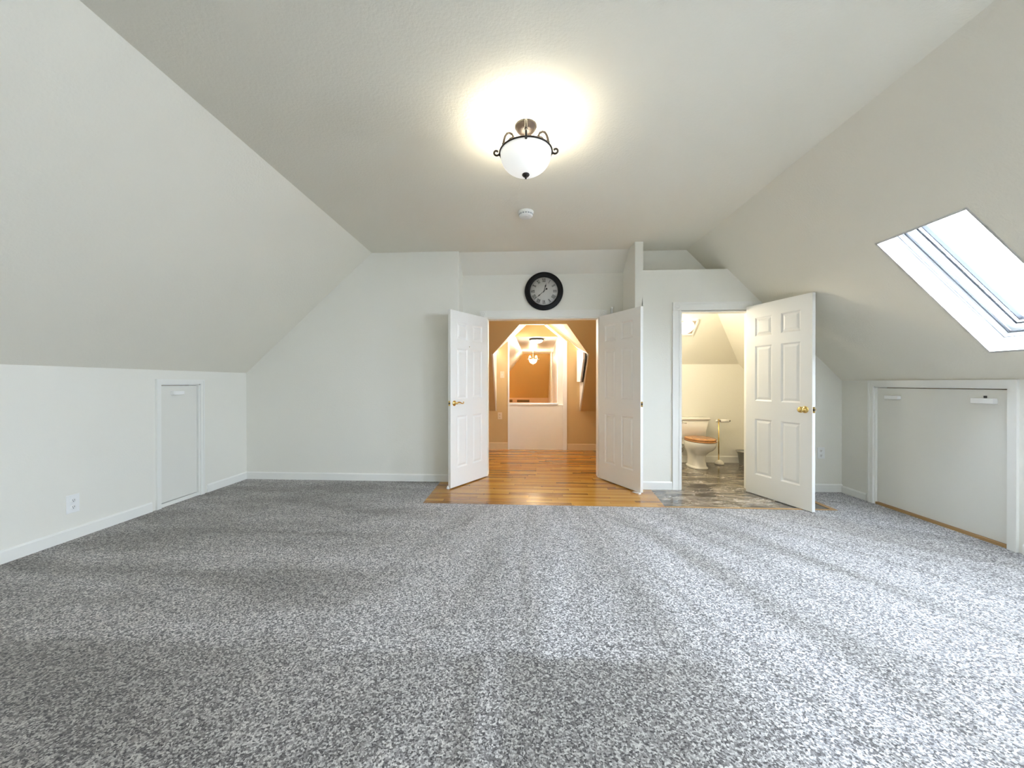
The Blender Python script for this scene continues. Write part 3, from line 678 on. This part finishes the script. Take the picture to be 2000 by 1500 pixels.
# trim of the stair opening
g=MB(); ya,yb=HY-.016,HY
g.box(JR-.068,JR+.004,ya,yb,0,FD[1]+.0); g.prism([(JR+.004,ya,FD[1]),(JR-.04,ya,FD[1]-.005),(FC[0]-.03,ya,FC[1]-.01),(FC[0]+.02,ya,FC[1]+.0)],(0,.016,0)); g.box(JL-.016,JL+.012,ya,yb,0,FE[1])
struct(g,'trim_8',m_white,'white edge trim of the stair opening in the hallway','trim')
g=MB(); bb(g,(HX0,HY),(JL-.02,HY),(0,-1),.13); bb(g,(JR+.01,HY),(HX1,HY),(0,-1),.115); struct(g,'baseboard_hallway_back',m_tantrim,'baseboard on the tan hallway wall','baseboard')
g=MB(); bb(g,(HX1,5.06),(HX1,HY),(-1,0),.12); struct(g,'baseboard_hallway_right',m_tantrim,'baseboard along the right hallway wall','baseboard')
# half wall with cap and the pier at its right
g=MB(); g.box(JL,.745,HY+.01,HY+.11,-.02,.815); g.box(.645,.80,HY+.11,HY+.22,-.02,2.02)
hw=struct(g,'wall_stair',m_cream,'cream half wall guarding the stairwell','half wall')
g=MB(); g.box(JL,.648,HY-.004,HY+.15,.812,.842); g.build('cap',m_white,hw)
# white panel on the right cheek
t=thing('hallway_panel','tall white panel with black edge on the right cheek of the dormer arch','panel')
g=MB(); pq=[(6.88,1.23),(6.50,1.23),(6.20,1.55),(6.16,1.63),(6.16,2.2),(6.88,2.2)]
pq=[(6.88,1.23),(6.475,1.23),(6.16,1.588),(6.16,1.70),(6.88,1.79)]
g.prism([(.972,y,z) for y,z in pq],(.03,0,0)); g.build('board',m_board,t)
g=MB(); pb=[(6.88,1.224),(6.466,1.224),(6.150,1.582),(6.150,1.69),(6.88,1.785)]
g.prism([(1.003,y,z) for y,z in pb],(.010,0,0)); g.build('backing',m_backblk,t)
# header, landing room
g=MB(); g.prism([(-.6,7.89,2.168),(1.4,7.89,2.168),(1.4,7.89,2.6),(-.6,7.89,2.6)],(0,.05,0)); struct(g,'wall_landing_header',m_gold,'tan header above the landing ceiling','wall')
E0,E1=Vector((-.14,7.9,2.172)),Vector((.034,12.6,2.172)); G0,G1=Vector((.738,7.9,2.172)),Vector((.908,12.6,2.172))
g=MB(); g.prism([E0,G0+Vector((.1,0,0)),G1+Vector((.1,.2,0)),E1+Vector((0,.2,0))],(0,0,.06)); struct(g,'ceiling_landing',m_white,'white landing ceiling with two lamps','ceiling')
dn=Vector((-1.5,0,-1.72))
g=MB(); g.prism([E0,E1+Vector((.055,1.5,0)),E1+Vector((.055,1.5,0))+dn,E0+dn],(-.05,0,.04)); struct(g,'ceiling_slope_landing',m_white,'white left slope of the landing','sloped ceiling')
g=MB(); g.box(-1.75,-1.65,7.9,14.2,-.1,.5); struct(g,'wall_landing_left',m_gold,'gold left landing wall','wall')
g=MB(); dv=(G1-G0)/4.7
g.prism([G0+Vector((0,0,.06)),G0+dv*6.3+Vector((0,0,.06)),G0+dv*6.3+Vector((0,0,-2.3)),G0+Vector((0,0,-2.3))],(.05,0,0)); struct(g,'wall_landing_right',m_white,'white right landing wall','wall')
g=MB(); a=G0+dv*3.2
for u0,u1,z0,z1 in ((2.6,2.72,0,1.95),(3.5,3.62,0,1.95),(2.6,3.62,1.95,2.06)):
    p=G0+dv*u0; q_=G0+dv*u1
    g.prism([Vector((p.x,p.y,z0)),Vector((q_.x,q_.y,z0)),Vector((q_.x,q_.y,z1)),Vector((p.x,p.y,z1))],(-.02,0,0))
struct(g,'trim_9',m_white,'white door casing on the right landing wall','door casing')
g=MB(); g.prism([(-2.2,12.6,2.172),(1.4,12.6,2.172),(1.4,14.0,.665),(-2.2,14.0,.665)],(0,.05,.05)); struct(g,'ceiling_slope_far',m_gold,'golden sloped end wall of the landing','sloped ceiling')
g=MB(); g.box(-2.2,1.4,14.0,14.1,-.1,.68); struct(g,'wall_far',m_peach,'golden low wall at the far end of the landing','wall')
for x0,x1,z0,z1,lb in ((-.19,.26,.50,.595,'wide brown vent grille low on the far golden wall'),(-.52,-.36,.50,.60,'small brown vent grille at the left end of the far golden wall')):
    t=thing('vent_grille',lb,'vent',((x0+x1)/2,14.0,(z0+z1)/2),0,'vent grilles on the far wall'); w2,h2=(x1-x0)/2,(z1-z0)/2
    g=MB(); g.box(-w2,w2,-.008,0,-h2,h2); g.build('plate',m_vent,t)
    g=MB()
    for k in range(5): g.box(-w2+.01,w2-.01,-.014,-.008,-h2+.012+k*h2*.38,-h2+.017+k*h2*.38)
    g.build('louvers',m_rawwood,t)
g=MB(); g.box(-.36,-.29,HY+.10,7.95,-.1,2.0); g.box(-1.75,-.29,7.90,7.95,-.1,2.3); g.box(.82,.88,HY+.10,7.95,-.1,2.0); g.box(.79,1.4,7.90,7.95,-.1,2.3)
struct(g,'wall_landing_front',m_cream,'cream return walls beside the stair opening','wall')
g=MB(); g.prism([(.49,HY,2.27),(1.01,HY,1.83),(1.01,8.0,1.98),(.49,8.0,2.42)],(.012,0,.012)); struct(g,'ceiling_stair',m_gold,'tan slope above the stairwell','sloped ceiling')
# added light disc, seen edge-on, giving the dormer fill lamp a fixture
M=Matrix.Translation((.30,6.33,2.084+.62*.1525))@Matrix.Rotation(math.atan(.1525),4,'X')
t=thing('added_arch_light','small added light disc in the flat top of the dormer arch','ceiling light'); t.matrix_world=M
g=MB(); g.lathe([(.045,-.001),(.065,-.001),(.065,-.004),(.045,-.006)],(0,0,0),24); g.build('trim_ring',m_white,t)
g=MB(); g.lathe([(0,-.003),(.045,-.003),(.045,-.001),(0,-.001)],(0,0,0),24); g.build('lens',m_globe,t)
# landing lamps
t=thing('ceiling_lamp','bronze rimmed flush dome lamp on the landing ceiling nearest the doors','ceiling lamp',(.31,8.32,2.1715))
g=MB(); g.lathe([(0,0),(.150,0),(.158,-.010),(.158,-.030),(.140,-.036),(0,-.036)],(0,0,0),36); g.build('rim',m_bronze,t)
g=MB(); g.lathe([(.138,-.036),(.132,-.055),(.105,-.080),(.06,-.095),(0,-.099)],(0,0,0),36); g.build('glass_dome',m_bowlw,t)
g=MB(); g.sphere((0,0,-.105),.009,10,8); g.build('finial',m_bronze,t)
t=thing('pendant_lamp','small scroll bowl lamp hanging at the far end of the landing','ceiling lamp',(.315,11.2,1.90))
g=MB(); g.lathe([(0,.272),(.06,.272),(.055,.25),(.02,.235),(0,.235)],(0,0,0),24); g.build('canopy',m_chrome,t)
g=MB(); g.tube([(0,0,.24),(0,0,-.12)],.005,8); g.build('stem',m_chrome,t)
for a in (-90,0,180): 
    o=scroll_arm(Matrix.Rotation(R(a),4,'Z'),'arm',t,.85); o.data.materials.clear(); o.data.materials.append(m_chrome)
g=MB(); g.tube([(.14*math.cos(R(q)),.14*math.sin(R(q)),0) for q in range(0,361,10)],.005,8); g.build('ring',m_chrome,t)
g=MB(); g.lathe([(.120,0),(.116,-.04),(.09,-.09),(.05,-.12),(0,-.13)],(0,0,0),32); g.build('glass_bowl',m_bowlw,t)
g=MB(); g.sphere((0,0,-.155),.012,10,8); g.build('finial',m_chrome,t)

# ------------------------------------------------------------------ light
w=bpy.data.worlds.new('overcast'); sc.world=w; w.use_nodes=True
bg=w.node_tree.nodes['Background']; bg.inputs[0].default_value=(.77,.91,1.10,1); bg.inputs[1].default_value=27.5
def lamp(name,loc,power,col,r=.03,typ='POINT'):
    l=bpy.data.lights.new(name,typ); l.energy=power; l.color=col; l.shadow_soft_size=r
    o=bpy.data.objects.new(name,l); COL.objects.link(o); o.location=loc; return o
def portal(c,nrm,w_,h_,upv):
    l=bpy.data.lights.new('daylight_portal','AREA'); l.shape='RECTANGLE'; l.size=w_; l.size_y=h_; l.cycles.is_portal=True
    o=bpy.data.objects.new('daylight_portal',l); COL.objects.link(o)
    z=-Vector(nrm).normalized(); y=Vector(upv).normalized(); x=y.cross(z)
    o.matrix_world=Matrix.Translation(c)@Matrix((x,y,z)).transposed().to_4x4(); return o
for y0,y1 in W: portal(SP((y0+y1)/2,(S0+S1)/2,.31),-sn,y1-y0+.1,S1-S0+.1,su)
lamp('bulb',(LX,LY,RZ-.03),6,(1,.91,.72),.07)
lamp('flush_bulb',(.31,8.32,2.172-.16),5.5,(1,.84,.62),.06)
lamp('bowl_bulb',(.315,11.2,1.93),11,(1,.80,.54),.06)
lamp('hallway_fill',(.28,5.24,2.38),3,(1,.90,.72),.08)  # added fill lamp, unseen and without a fixture, brightens the hallway
lamp('dormer_fill',(.28,6.33,2.10),12,(1,.96,.90),.03)  # added fill lamp lighting the arch and half wall; source not seen
lamp('bath_fill',(1.72,5.0,1.95),13,(1,.90,.72),.08)  # unseen fill added for the bathroom, separate from the dome light

# ------------------------------------------------------------------ camera
cam=bpy.data.cameras.new('camera'); co=bpy.data.objects.new('camera',cam); COL.objects.link(co); sc.camera=co
cam.sensor_width=36; cam.lens=745/2000*36; cam.shift_x=(1000-978)/2000.; cam.shift_y=0; cam.clip_start=.05
yaw=math.atan(42/745); pit=-math.atan(2/745)
co.location=(0,0,1.21); co.rotation_euler=(R(90)+pit,0,yaw)

sc.view_settings.view_transform='Standard'; sc.view_settings.look='None'; sc.view_settings.gamma=1; sc.view_settings.use_curve_mapping=False
sc.view_settings.exposure=1.13
sc.cycles.max_bounces=10; sc.cycles.diffuse_bounces=6; sc.cycles.use_denoising=True
sc.cycles.sample_clamp_indirect=0
